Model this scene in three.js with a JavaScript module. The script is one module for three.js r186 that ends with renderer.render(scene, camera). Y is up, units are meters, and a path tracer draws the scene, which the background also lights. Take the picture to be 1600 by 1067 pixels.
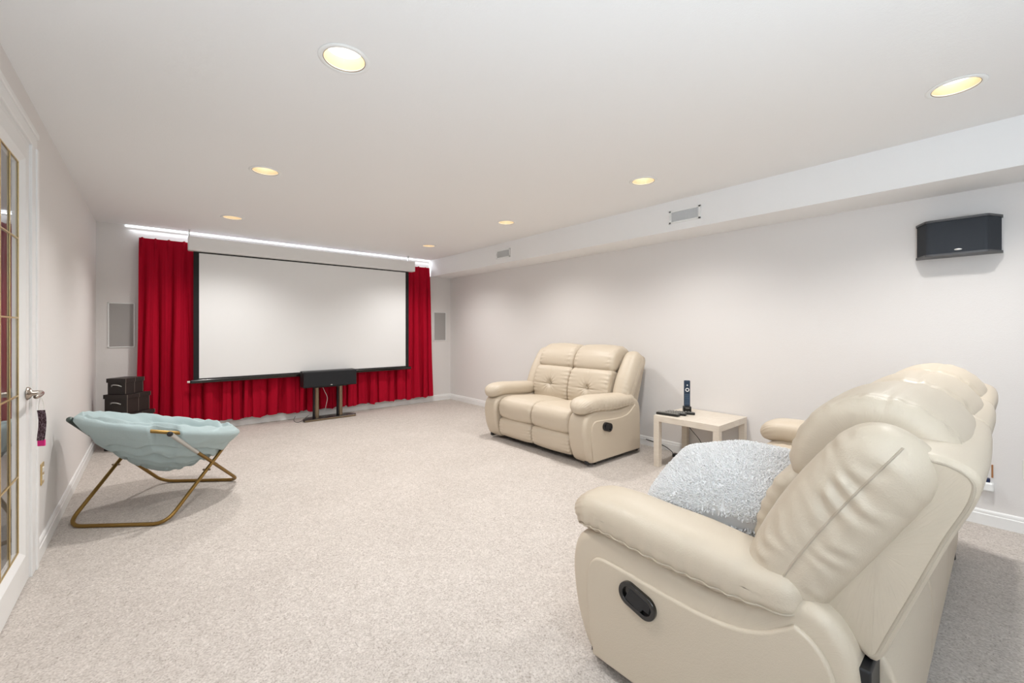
import * as THREE from 'three';
import { RoundedBoxGeometry } from 'three/addons/geometries/RoundedBoxGeometry.js';
import { mergeGeometries, mergeVertices } from 'three/addons/utils/BufferGeometryUtils.js';
import { RectAreaLightUniformsLib } from 'three/addons/lights/RectAreaLightUniformsLib.js';
import { ImprovedNoise } from 'three/addons/math/ImprovedNoise.js';

// ------------------------------------------------------------------ camera, lights, exposure
RectAreaLightUniformsLib.init();
const scene = new THREE.Scene();
scene.background = new THREE.Color(0x000000);
const EYE = 1.22, YAW = 40.42 * Math.PI / 180;
const camera = new THREE.PerspectiveCamera(78.12, 1600 / 1067, 0.05, 60);
camera.position.set(0, EYE, 0);
camera.rotation.order = 'YXZ';
camera.rotation.y = -YAW;
camera.setViewOffset(1600, 1067, 0, 19.5, 1600, 1067);
const renderer = new THREE.WebGLRenderer({ antialias: true });
renderer.toneMapping = THREE.LinearToneMapping;
renderer.toneMappingExposure = 1.08;
renderer.shadowMap.enabled = true;
renderer.shadowMap.type = THREE.PCFSoftShadowMap;

const DOWNLIGHT = { color: new THREE.Color().setRGB(1.0, 0.982, 0.962), intensity: 6.2 };
const FLASH = { color: new THREE.Color().setRGB(0.74, 0.88, 1.0), intensity: 64, size: 0.6, tilt: 0.04 };
const STRIP = { color: new THREE.Color().setRGB(0.86, 0.93, 1.0), intensity: 13.0 };

// ------------------------------------------------------------------ room numbers (metres)
const LEFT = -0.47, RIGHT = 3.953, BACK = -6.30, REAR = 2.7, CEIL = 2.37;
const SOFX = 3.551, SOFY = 2.10;

// ------------------------------------------------------------------ helpers
let seed = 12345;
const rnd = () => { seed = (seed * 1664525 + 1013904223) >>> 0; return seed / 4294967296; };
const perlin = new ImprovedNoise();
const N3 = (x, y, z) => perlin.noise(x + 31.7, y + 17.3, z + 5.1);
const used = {};
function numbered(name) {
  const k = used[name] = (used[name] ?? -1) + 1;
  return k ? name + '_' + String(k).padStart(3, '0') : name;
}
function shade(o) { o.castShadow = true; o.receiveShadow = true; return o; }
function mesh(name, geo, material, parent) {
  const m = shade(new THREE.Mesh(geo, material)); m.name = name;
  if (parent) parent.add(m);
  return m;
}
function tag(o, label, category, group) {
  o.userData.label = label; o.userData.category = category;
  if (group) o.userData.group = group;
  return o;
}
function thing(name, label, category, pos = [0, 0, 0], turn = 0, group) {
  const g = new THREE.Group(); g.name = numbered(name); g.position.set(...pos); g.rotation.y = turn;
  scene.add(g); return tag(g, label, category, group);
}
function struct(name, geo, material, label, category = 'room') {
  const m = mesh(name, geo, material, scene); m.userData.kind = 'structure';
  m.userData.label = label; m.userData.category = category; return m;
}
function uvBox(geo) {            // box-projected uv in metres
  const g = geo.index ? geo.toNonIndexed() : geo;
  g.computeVertexNormals();
  const p = g.attributes.position, n = g.attributes.normal, uv = new Float32Array(p.count * 2);
  for (let i = 0; i < p.count; i++) {
    const ax = Math.abs(n.getX(i)), ay = Math.abs(n.getY(i)), az = Math.abs(n.getZ(i));
    const x = p.getX(i), y = p.getY(i), z = p.getZ(i);
    if (ay >= ax && ay >= az) { uv[2 * i] = x; uv[2 * i + 1] = z; }
    else if (ax >= az) { uv[2 * i] = z; uv[2 * i + 1] = y; }
    else { uv[2 * i] = x; uv[2 * i + 1] = y; }
  }
  g.setAttribute('uv', new THREE.BufferAttribute(uv, 2));
  return g;
}
function box(x0, x1, y0, y1, z0, z1) {
  const g = new THREE.BoxGeometry(x1 - x0, y1 - y0, z1 - z0);
  g.translate((x0 + x1) / 2, (y0 + y1) / 2, (z0 + z1) / 2);
  return uvBox(g);
}
function rbox(x0, x1, y0, y1, z0, z1, r = 0.005, seg = 3) {
  const g = new RoundedBoxGeometry(x1 - x0, y1 - y0, z1 - z0, seg, r);
  g.translate((x0 + x1) / 2, (y0 + y1) / 2, (z0 + z1) / 2);
  return g;
}
function merge(list) { return mergeGeometries(list.map(g => { const h = g.index ? g.toNonIndexed() : g; for (const k of Object.keys(h.attributes)) if (!['position', 'normal', 'uv'].includes(k)) h.deleteAttribute(k); return h; })); }
function tube(pts, r, seg = 40, rad = 10, closed = false) {
  const c = new THREE.CatmullRomCurve3(pts.map(p => p.isVector3 ? p : new THREE.Vector3(...p)), closed, 'centripetal');
  return new THREE.TubeGeometry(c, seg, r, rad, closed);
}
function roundedPath(pts, r, step = 6) {  // polyline with rounded corners -> list of Vector3
  const P = pts.map(p => new THREE.Vector3(...p)), out = [P[0]];
  for (let i = 1; i < P.length - 1; i++) {
    const a = P[i - 1].clone().sub(P[i]), b = P[i + 1].clone().sub(P[i]);
    const ra = Math.min(r, a.length() * 0.45), rb = Math.min(r, b.length() * 0.45);
    const A = P[i].clone().addScaledVector(a.normalize(), ra), B = P[i].clone().addScaledVector(b.normalize(), rb);
    for (let k = 0; k <= step; k++) {
      const t = k / step;
      out.push(A.clone().multiplyScalar((1 - t) * (1 - t)).addScaledVector(P[i], 2 * t * (1 - t)).addScaledVector(B, t * t));
    }
  }
  out.push(P[P.length - 1]);
  return out;
}
function pipe(pts, r, rad = 12) {     // tube through a dense polyline, with closed ends
  const c = new THREE.CurvePath();
  for (let i = 0; i < pts.length - 1; i++) if (pts[i].distanceTo(pts[i + 1]) > 1e-5) c.add(new THREE.LineCurve3(pts[i], pts[i + 1]));
  const curve = new THREE.CatmullRomCurve3(c.getSpacedPoints(Math.max(8, pts.length * 3)), false, 'centripetal');
  const g = new THREE.TubeGeometry(curve, Math.max(24, pts.length * 4), r, rad);
  const caps = [curve.getPoint(0), curve.getPoint(1)].map(p => new THREE.SphereGeometry(r, rad, 8).translate(p.x, p.y, p.z));
  return merge([g, ...caps]);
}

// grid surface -> smooth geometry.  f(i,j) returns Vector3
function grid(nu, nv, f, closeU = false) {
  const pos = [], uv = [], idx = [];
  for (let j = 0; j <= nv; j++) for (let i = 0; i <= nu; i++) {
    const p = f(i, j); pos.push(p.x, p.y, p.z); uv.push(p.u ?? i / nu, p.v ?? j / nv);
  }
  const w = nu + 1;
  for (let j = 0; j < nv; j++) for (let i = 0; i < nu; i++) {
    const a = j * w + i, b = a + 1, c = a + w, d = c + 1;
    idx.push(a, b, d, a, d, c);
  }
  const g = new THREE.BufferGeometry();
  g.setAttribute('position', new THREE.Float32BufferAttribute(pos, 3));
  g.setAttribute('uv', new THREE.Float32BufferAttribute(uv, 2));
  g.setIndex(idx);
  g.computeVertexNormals();
  if (closeU) {                         // weld the normals of the seam
    const n = g.attributes.normal;
    for (let j = 0; j <= nv; j++) {
      const a = j * w, b = j * w + nu;
      const v = new THREE.Vector3(n.getX(a) + n.getX(b), n.getY(a) + n.getY(b), n.getZ(a) + n.getZ(b)).normalize();
      n.setXYZ(a, v.x, v.y, v.z); n.setXYZ(b, v.x, v.y, v.z);
    }
  }
  return g;
}

// soft extrusion of a closed (z, y) profile along x, with rounded ends and pillow caps
function softExtrude(profile, x0, x1, o = {}) {
  const { r = 0.03, M = 110, mid = 22, K = 6, caps = 6, bulge = 0.01, disp = null, swell = 0 } = o;
  const c = new THREE.CatmullRomCurve3(profile.map(p => new THREE.Vector3(p[0], p[1], 0)), true, 'centripetal');
  const P = c.getSpacedPoints(M).slice(0, M), len = c.getLength();
  let area = 0; for (let i = 0; i < M; i++) { const a = P[i], b = P[(i + 1) % M]; area += a.x * b.y - b.x * a.y; }
  const sgn = area > 0 ? 1 : -1;
  const nrm = P.map((p, i) => { const a = P[(i + M - 1) % M], b = P[(i + 1) % M]; return new THREE.Vector2((b.y - a.y) * sgn, -(b.x - a.x) * sgn).normalize(); });
  let cz = 0, cy = 0; P.forEach(p => { cz += p.x / M; cy += p.y / M; });
  const rows = [];
  const half = (x1 - x0) / 2, xm = (x0 + x1) / 2;
  for (let k = 0; k < caps; k++) { const f = k / caps; rows.push({ x: x0 - bulge * (1 - f * f), inset: r, f }); }
  for (let k = 0; k <= K; k++) { const a = k / K * Math.PI / 2; rows.push({ x: x0 + r * (1 - Math.cos(Math.PI / 2 - a) * 1) * 0 + r * (1 - Math.cos(a)), inset: r * (1 - Math.sin(a)), f: 1 }); }
  for (let k = 1; k < mid; k++) rows.push({ x: x0 + r + (x1 - x0 - 2 * r) * k / mid, inset: 0, f: 1 });
  for (let k = K; k >= 0; k--) { const a = k / K * Math.PI / 2; rows.push({ x: x1 - r * (1 - Math.cos(a)), inset: r * (1 - Math.sin(a)), f: 1 }); }
  for (let k = caps - 1; k >= 0; k--) { const f = k / caps; rows.push({ x: x1 + bulge * (1 - f * f), inset: r, f }); }
  return grid(M, rows.length - 1, (i, j) => {
    const k = sgn > 0 ? i % M : (M - i % M) % M, q = rows[j], n = nrm[k];
    let off = -q.inset;
    if (swell && q.f === 1) { const t = (q.x - xm) / half; off += swell * (1 - t * t); }
    if (disp && q.f === 1) off += disp(P[k].x, P[k].y, q.x, k / M, (q.x - x0) / (x1 - x0), n);
    let z = P[k].x + n.x * off, y = P[k].y + n.y * off;
    z = cz + (z - cz) * q.f; y = cy + (y - cy) * q.f;
    return { x: q.x, y, z, u: i / M * len, v: q.x };
  }, true);
}
// soft sweep: path in the (z, y) plane, lateral axis x. Returns geometry and the surface function
function softSweep(path, xc, hw, ht, o = {}) {
  const { n = 2.6, NT = 70, NS = 44, end = 0.09, endP = 2.2, disp = null } = o;
  const c = new THREE.CatmullRomCurve3(path.map(p => new THREE.Vector3(0, p[1], p[0])), false, 'centripetal');
  const L = c.getLength();
  const W = typeof hw === 'function' ? hw : () => hw, H = typeof ht === 'function' ? ht : () => ht;
  const e0 = (o.end0 ?? end) / L, e1 = (o.end1 ?? end) / L;
  const sp = (v, p) => Math.sign(v) * Math.pow(Math.abs(v), p);
  const surf = (t, th, lift = 0) => {
    const p = c.getPointAt(t), T = c.getTangentAt(t), Nn = new THREE.Vector3(0, T.z, -T.y);
    let s = 1;
    if (t < e0) s = Math.pow(Math.max(0, 1 - Math.pow(1 - t / e0, endP)), 1 / endP);
    else if (t > 1 - e1) s = Math.pow(Math.max(0, 1 - Math.pow(1 - (1 - t) / e1, endP)), 1 / endP);
    const a = W(t) * sp(Math.cos(th), 2 / n) * s, b = H(t) * sp(Math.sin(th), 2 / n) * s;
    const q = p.clone().addScaledVector(Nn, b); q.x += xc + a;
    const d = (disp ? disp(t, th) * s : 0) + lift;
    if (d) { const nx = Math.cos(th), ny = Math.sin(th); q.x += nx * d; q.addScaledVector(Nn, ny * d); }
    return q;
  };
  const tt = j => { const u = j / NT; return 0.5 - 0.5 * Math.cos(Math.PI * u) * (0.35) - 0.5 * (1 - 2 * u) * 0.65; };
  const geo = grid(NS, NT, (i, j) => { const t = tt(j), q = surf(t, -i / NS * Math.PI * 2); return { x: q.x, y: q.y, z: q.z, u: i / NS * 0.6, v: t * L }; }, true);
  return { geo, surf };
}

// ------------------------------------------------------------------ textures
function noiseTile(size, cells, sd) {        // tileable value noise
  const g = new Float32Array(cells * cells); let s = sd;
  for (let i = 0; i < g.length; i++) { s = (s * 1664525 + 1013904223) >>> 0; g[i] = s / 4294967296; }
  const out = new Float32Array(size * size), k = cells / size;
  for (let y = 0; y < size; y++) {
    const fy = y * k, y0 = Math.floor(fy), ty = fy - y0, sy = ty * ty * (3 - 2 * ty), ya = (y0 % cells) * cells, yb = ((y0 + 1) % cells) * cells;
    for (let x = 0; x < size; x++) {
      const fx = x * k, x0 = Math.floor(fx), tx = fx - x0, sx = tx * tx * (3 - 2 * tx), xa = x0 % cells, xb = (x0 + 1) % cells;
      const a = g[ya + xa] + (g[ya + xb] - g[ya + xa]) * sx, b = g[yb + xa] + (g[yb + xb] - g[yb + xa]) * sx;
      out[y * size + x] = a + (b - a) * sy;
    }
  }
  return out;
}
function texture(size, fn, srgb, repeat) {
  const d = new Uint8Array(size * size * 4);
  for (let i = 0; i < size * size; i++) {
    const c = fn(i); d[4 * i] = c[0]; d[4 * i + 1] = c[1]; d[4 * i + 2] = c[2]; d[4 * i + 3] = 255;
  }
  const t = new THREE.DataTexture(d, size, size);
  t.wrapS = t.wrapT = THREE.RepeatWrapping; t.magFilter = THREE.LinearFilter; t.minFilter = THREE.LinearMipmapLinearFilter; t.generateMipmaps = true;
  if (srgb) t.colorSpace = THREE.SRGBColorSpace;
  t.repeat.set(repeat, repeat); t.needsUpdate = true;
  return t;
}
const cl = v => Math.max(0, Math.min(255, v));

// carpet: 2048 px over 4.1 m
const S = 2048;
const cA = noiseTile(S, 1024, 11), cB = noiseTile(S, 420, 23), cC = noiseTile(S, 120, 37), cD = noiseTile(S, 14, 41);
const carpetMap = texture(S, i => {
  const n = (cA[i] - 0.5) * 36 + (cB[i] - 0.5) * 14 + (cC[i] - 0.5) * 6 + (cD[i] - 0.5) * 6;
  const dark = cA[i] < 0.08 ? -22 : 0;
  return [cl(192 + n + dark), cl(183 + n * 1.02 + dark), cl(175 + n * 1.05 + dark)];
}, true, 1 / 4.1);
const carpetBump = texture(S, i => { const v = cl(128 + (cA[i] - 0.5) * 170 + (cB[i] - 0.5) * 120); return [v, v, v]; }, false, 1 / 4.1);
// leather grain: 512 px over 0.25 m
const lA = noiseTile(512, 170, 5), lB = noiseTile(512, 64, 9), lC = noiseTile(512, 9, 15);
const leatherBump = texture(512, i => { const v = cl(128 + (lA[i] - 0.5) * 110 + (lB[i] - 0.5) * 90 + (lC[i] - 0.5) * 50); return [v, v, v]; }, false, 4);
// wall roller texture: 512 px over 0.8 m
const wA = noiseTile(512, 200, 61), wB = noiseTile(512, 40, 67);
const wallBump = texture(512, i => { const v = cl(128 + (wA[i] - 0.5) * 120 + (wB[i] - 0.5) * 60); return [v, v, v]; }, false, 1 / 0.8);
// cloth weave: 256 px over 0.12 m
const fA = noiseTile(256, 128, 71), fB = noiseTile(256, 30, 77);
const clothBump = texture(256, i => { const x = i % 256, y = (i / 256) | 0; const v = cl(128 + 40 * Math.sin(x * Math.PI / 4) * Math.sin(y * Math.PI / 4) + (fA[i] - 0.5) * 110 + (fB[i] - 0.5) * 60); return [v, v, v]; }, false, 1 / 0.12);
// pale birch foil: grain along u
const gA = noiseTile(512, 256, 81), gB = noiseTile(512, 12, 87);
const birchMap = texture(512, i => {
  const x = i % 512, y = (i / 512) | 0; const g = gA[y * 512 + ((x >> 5) % 512)] - 0.5, b = gB[i] - 0.5;
  return [cl(220 + g * 12 + b * 5), cl(209 + g * 13 + b * 6), cl(194 + g * 15 + b * 7)];
}, true, 2);

// ------------------------------------------------------------------ materials
const std = (color, roughness, extra = {}) => new THREE.MeshStandardMaterial({ color, roughness, ...extra });
const phy = (color, roughness, extra = {}) => new THREE.MeshPhysicalMaterial({ color, roughness, ...extra });
const M = {
  wall: std('#e5e1de', 0.75, { bumpMap: wallBump, bumpScale: 0.0006 }),
  ceiling: std('#f3f2f1', 0.85, { bumpMap: wallBump, bumpScale: 0.0006 }),
  trim: std('#eeedeb', 0.38),
  carpet: std('#ffffff', 0.97, { map: carpetMap, bumpMap: carpetBump, bumpScale: 0.002 }),
  leather: phy('#c9bba7', 0.46, { bumpMap: leatherBump, bumpScale: 0.0006, clearcoat: 0.08, clearcoatRoughness: 0.4 }),
  thread: std('#c3b294', 0.7),
  black: std('#17171a', 0.45),
  blackGloss: phy('#0c0b0b', 0.18, { clearcoat: 0.6, clearcoatRoughness: 0.1 }),
  blackFelt: std('#1c1c1d', 0.9),
  curtain: phy('#ad0426', 0.85, { specularIntensity: 0.35, bumpMap: clothBump, bumpScale: 0.0006, sheen: 0.12, sheenRoughness: 0.45, sheenColor: new THREE.Color('#c24a55'), side: THREE.DoubleSide }),
  screenWhite: std('#f1f1f0', 0.9),
  screenCase: std('#efeeec', 0.4),
  grille: std('#a9a6a3', 0.8),
  cloth: std('#31353b', 0.92, { bumpMap: clothBump, bumpScale: 0.0008 }),
  clothBlack: std('#232427', 0.92, { bumpMap: clothBump, bumpScale: 0.0008 }),
  brown: std('#8f7f6a', 0.32, { metalness: 0.85 }),
  gold: std('#8d6f3a', 0.38, { metalness: 0.75 }),
  brass: std('#cdb27c', 0.32, { metalness: 0.55 }),
  nickel: std('#b9aea3', 0.25, { metalness: 0.95 }),
  steel: std('#c9c8c4', 0.35, { metalness: 0.6 }),
  gunmetal: std('#59635f', 0.35, { metalness: 0.7 }),
  plush: phy('#b2c3c4', 0.9, { bumpMap: clothBump, bumpScale: 0.0015, sheen: 0.6, sheenRoughness: 0.5, sheenColor: new THREE.Color('#c8d8d8'), side: THREE.DoubleSide }),
  reflector: std('#ead5b2', 0.35, { metalness: 0.25 }),
  lens: std('#ffffff', 0.5, { emissive: new THREE.Color(1.0, 0.95, 0.87), emissiveIntensity: 1.9 }),
  birch: std('#ffffff', 0.42, { map: birchMap }),
  box: std('#241b18', 0.42),
  boxEdge: std('#6f645c', 0.6),
  fleece: std('#ecebea', 0.95),
  remote: phy('#22364c', 0.35),
  remoteBlack: phy('#1a1917', 0.35),
  keys: std('#8f8c86', 0.5),
  white: std('#f2f2f0', 0.4),
  plastic: std('#e9e6df', 0.4),
};

// ------------------------------------------------------------------ the setting
const TH = 0.12;
struct('floor', box(LEFT - 1.6, RIGHT + TH, -0.1, 0, BACK - TH, REAR + TH), M.carpet, 'beige speckled cut pile carpet', 'carpet');
const SPOTS = [];
for (const x of [0.62, 2.9]) for (const z of [-5.18, -3.5, -1.83, -0.155]) if (x > 1 || z < -1) SPOTS.push([x, z]);
{
  const s = new THREE.Shape();
  s.moveTo(LEFT - 1.6, BACK - TH); s.lineTo(RIGHT + TH, BACK - TH); s.lineTo(RIGHT + TH, REAR + TH); s.lineTo(LEFT - 1.6, REAR + TH); s.closePath();
  for (const [x, z] of SPOTS) { const h = new THREE.Path(); h.absarc(x, z, 0.087, 0, Math.PI * 2, true); s.holes.push(h); }
  const g = new THREE.ExtrudeGeometry(s, { depth: 0.2, bevelEnabled: false, curveSegments: 40 });
  g.rotateX(Math.PI / 2); g.translate(0, CEIL + 0.2, 0);
  struct('ceiling', uvBox(g), M.ceiling, 'smooth white ceiling with recessed lights', 'ceiling');
}
struct('wall_back', box(LEFT - TH, RIGHT + TH, 0, CEIL, BACK - TH, BACK), M.wall, 'greige wall behind the projector screen', 'wall');
struct('wall_right', box(RIGHT, RIGHT + TH, 0, CEIL, BACK, REAR), M.wall, 'long greige wall below the soffit', 'wall');
struct('wall_rear', box(LEFT - TH, RIGHT + TH, 0, CEIL, REAR, REAR + TH), M.wall, 'greige wall behind the viewer', 'wall');
struct('ceiling_soffit', uvBox(box(SOFX, RIGHT, SOFY, CEIL, BACK, REAR)), M.ceiling, 'boxed white soffit along the right wall', 'soffit');
const DZ0 = -3.09, DZ1 = -2.29, DH = 2.11;      // door opening in the left wall
struct('wall_left', merge([
  box(LEFT - TH, LEFT, 0, CEIL, BACK, DZ0 - 0.02), box(LEFT - TH, LEFT, 0, CEIL, DZ1 + 0.02, REAR), box(LEFT - TH, LEFT, DH + 0.02, CEIL, DZ0 - 0.02, DZ1 + 0.02)]),
  M.wall, 'greige wall with the glazed door', 'wall');
struct('wall_hallway', merge([
  box(LEFT - 1.6, LEFT - 1.5, 0, CEIL, -4.2, -1.0), box(LEFT - 1.5, LEFT - TH, 0, CEIL, -4.3, -4.2), box(LEFT - 1.5, LEFT - TH, 0, CEIL, -1.0, -0.9)]),
  M.wall, 'dim hallway wall behind the glazed door', 'wall');

// skirting boards: stepped profile, swept along each wall
function baseboard(name, ax, az, bx, bz, nx, nz, label) {
  const s = new THREE.Shape();
  s.moveTo(0, 0); s.lineTo(0.016, 0); s.lineTo(0.016, 0.066); s.lineTo(0.012, 0.070); s.lineTo(0.012, 0.078);
  s.quadraticCurveTo(0.011, 0.09, 0.004, 0.094); s.lineTo(0, 0.094); s.closePath();
  const L = Math.hypot(bx - ax, bz - az), g = new THREE.ExtrudeGeometry(s, { depth: L, bevelEnabled: false, curveSegments: 6 });
  const X = new THREE.Vector3(nx, 0, nz), Y = new THREE.Vector3(0, 1, 0), Z = new THREE.Vector3((bx - ax) / L, 0, (bz - az) / L);
  const m = new THREE.Matrix4().makeBasis(X, Y, Z); m.setPosition(ax, 0, az);
  g.applyMatrix4(m);
  if (m.determinant() < 0) { const t = g.index ? g.toNonIndexed() : g; const p = t.attributes.position; for (let i = 0; i < p.count; i += 3) { const a = [p.getX(i + 1), p.getY(i + 1), p.getZ(i + 1)]; p.setXYZ(i + 1, p.getX(i + 2), p.getY(i + 2), p.getZ(i + 2)); p.setXYZ(i + 2, ...a); } t.computeVertexNormals(); struct(name, t, M.trim, label, 'baseboard'); return; }
  struct(name, g, M.trim, label, 'baseboard');
}
baseboard('baseboard_back', LEFT, BACK, RIGHT, BACK, 0, 1, 'white skirting board below the curtains');
baseboard('baseboard_right', RIGHT, BACK, RIGHT, REAR, -1, 0, 'white skirting board along the right wall');
baseboard('baseboard_left', LEFT, BACK, LEFT, DZ0 - 0.13, 1, 0, 'white skirting board along the left wall');
baseboard('baseboard_rear', LEFT, REAR, RIGHT, REAR, 0, -1, 'white skirting board behind the viewer');

// door: casing, jamb and glazed leaf
{
  const x = LEFT, cw = 0.2 * 0.42;
  const casing = [];
  const prof = (z0, z1, y0, y1, vertical, flip) => {
    casing.push(rbox(x, x + 0.016, y0, y1, z0, z1, 0.004));
    if (vertical) { const w = z1 - z0, za = flip ? z0 + w * 0.05 : z0 + w * 0.62; casing.push(rbox(x, x + 0.024, y0, y1, za, za + w * 0.33, 0.005)); }
    else casing.push(rbox(x, x + 0.024, y0 + (y1 - y0) * 0.62, y0 + (y1 - y0) * 0.95, z0, z1, 0.005));
  };
  prof(DZ0 - 0.13, DZ0 - 0.018, 0, DH + 0.02, true, true);
  prof(DZ1 + 0.02, DZ1 + 0.12, 0, DH + 0.02, true, false);
  prof(DZ0 - 0.13, DZ1 + 0.12, DH + 0.02, DH + 0.11, false);
  struct('trim_1', merge(casing), M.trim, 'white moulded door casing', 'door casing');
  struct('trim_2', merge([box(x - TH, x + 0.004, 0, DH, DZ0 - 0.02, DZ0), box(x - TH, x + 0.004, 0, DH, DZ1, DZ1 + 0.02), box(x - TH, x + 0.004, DH, DH + 0.02, DZ0 - 0.02, DZ1 + 0.02)]), M.trim, 'white door jamb', 'door jamb');
  const d = new THREE.Group(); d.name = 'door_1'; scene.add(d); d.userData = { kind: 'structure', label: 'white glazed door with gold glazing bars', category: 'door' };
  const fx = x + 0.006, bx = x - 0.034, z0 = DZ0 + 0.003, z1 = DZ1 - 0.003, y0 = 0.008, y1 = DH - 0.003;
  const g0 = -3.0, g1 = -2.39, h0 = 0.17, h1 = 2.005, mo = 0.028;
  const a0 = g0 - mo, a1 = g1 + mo, b0 = h0 - mo, b1 = h1 + mo;
  mesh('stile', rbox(bx, fx, y0, y1, z0, a0, 0.002), M.trim, d);
  mesh('stile', rbox(bx, fx, y0, y1, a1, z1, 0.002), M.trim, d);
  mesh('bottom_rail', rbox(bx, fx, y0, b0, a0, a1, 0.002), M.trim, d);
  mesh('top_rail', rbox(bx, fx, b1, y1, a0, a1, 0.002), M.trim, d);
  // bevelled sticking round the glass
  const gx = fx - 0.018;
  const q = (A, B, C, D) => { const g = new THREE.BufferGeometry(); g.setAttribute('position', new THREE.Float32BufferAttribute([...A, ...B, ...C, ...A, ...C, ...D], 3)); g.setAttribute('uv', new THREE.Float32BufferAttribute(new Array(12).fill(0), 2)); g.computeVertexNormals(); return g; };
  const o = 0.0005, F = (y, z) => [fx - o, y, z], G = (y, z) => [gx, y, z];
  mesh('glazing_bead', merge([
    q(F(b0, a0), F(b1, a0), G(h1, g0), G(h0, g0)), q(F(b1, a1), F(b0, a1), G(h0, g1), G(h1, g1)),
    q(F(b0, a1), F(b0, a0), G(h0, g0), G(h0, g1)), q(F(b1, a0), F(b1, a1), G(h1, g1), G(h1, g0)),
    box(bx, gx, b0, b1, a0, g0), box(bx, gx, b0, b1, g1, a1), box(bx, gx, b0, h0, g0, g1), box(bx, gx, h1, b1, g0, g1)]), M.trim, d);
  const glass = phy('#ffffff', 0.0, { transmission: 1, thickness: 0, ior: 1.9 });
  const zs = [g0, -2.848, -2.695, -2.542, g1], ys = [h0, 0.527, 0.907, 1.272, 1.643, h1];
  for (let i = 0; i < 4; i++) for (let j = 0; j < 5; j++) {
    const p = new THREE.PlaneGeometry(zs[i + 1] - zs[i], ys[j + 1] - ys[j]); p.rotateY(Math.PI / 2);
    p.translate(gx - 0.004, (ys[j] + ys[j + 1]) / 2, (zs[i] + zs[i + 1]) / 2);
    mesh('pane', p, glass, d);
  }
  for (let i = 0; i < 5; i++) mesh('glazing_bar', rbox(gx - 0.004, gx + 0.001, h0, h1, zs[i] - 0.003, zs[i] + 0.003, 0.0015), M.brass, d);
  for (let j = 0; j < 6; j++) mesh('glazing_bar', rbox(gx - 0.004, gx + 0.0008, ys[j] - 0.0035, ys[j] + 0.0035, g0, g1, 0.0015), M.brass, d);
  const hz = DZ0 + 0.04, hy = 0.91, rose = mesh('door_handle', new THREE.LatheGeometry([[0, 0], [0.031, 0], [0.032, 0.004], [0.026, 0.011], [0.013, 0.018], [0.011, 0.05], [0, 0.05]].map(p => new THREE.Vector2(...p)), 28), M.nickel, d);
  rose.geometry.rotateZ(-Math.PI / 2); rose.position.set(fx, hy, hz);
  const lever = mesh('lever', pipe(roundedPath([[0.045, 0, -0.006], [0.052, 0, 0.03], [0.052, -0.004, 0.09], [0.047, -0.006, 0.115]], 0.02), 0.0105), M.nickel, rose);
  d.userData.handle = undefined; delete d.userData.handle;
  // tag hanging from the lever
  const t = thing('door_hanger', 'small dark patterned hanger with a pink tip on the door lever', 'door hanger', [fx + 0.049, hy - 0.012, hz + 0.03], 1.2);
  mesh('string', merge([tube([[0, 0, 0], [0.002, -0.03, -0.006], [0.003, -0.072, -0.010]], 0.0011, 12, 6), tube([[0, 0, 0], [-0.002, -0.03, 0.010], [0, -0.066, 0.012]], 0.0011, 12, 6)]), M.plastic, t);
  const strip = grid(6, 20, (i, j) => { const v = j / 20; return new THREE.Vector3(0.003 * Math.sin(v * 5), -0.070 - 0.145 * v, -0.014 + 0.028 * i / 6 + 0.004 * Math.sin(v * 3)); });
  const sb = noiseTile(128, 26, 99);
  const fabric = texture(128, i => sb[i] > 0.62 ? [150, 128, 138] : [58, 30, 40], true, 1);
  const s2 = strip.clone(); s2.translate(0.004, 0, 0);
  mesh('ribbon', merge([strip, s2]), std('#ffffff', 0.7, { map: fabric, side: THREE.DoubleSide }), t);
  mesh('tip', rbox(-0.002, 0.006, -0.243, -0.213, -0.012, 0.016, 0.002), std('#ef2f8c', 0.7), t);
}

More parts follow.
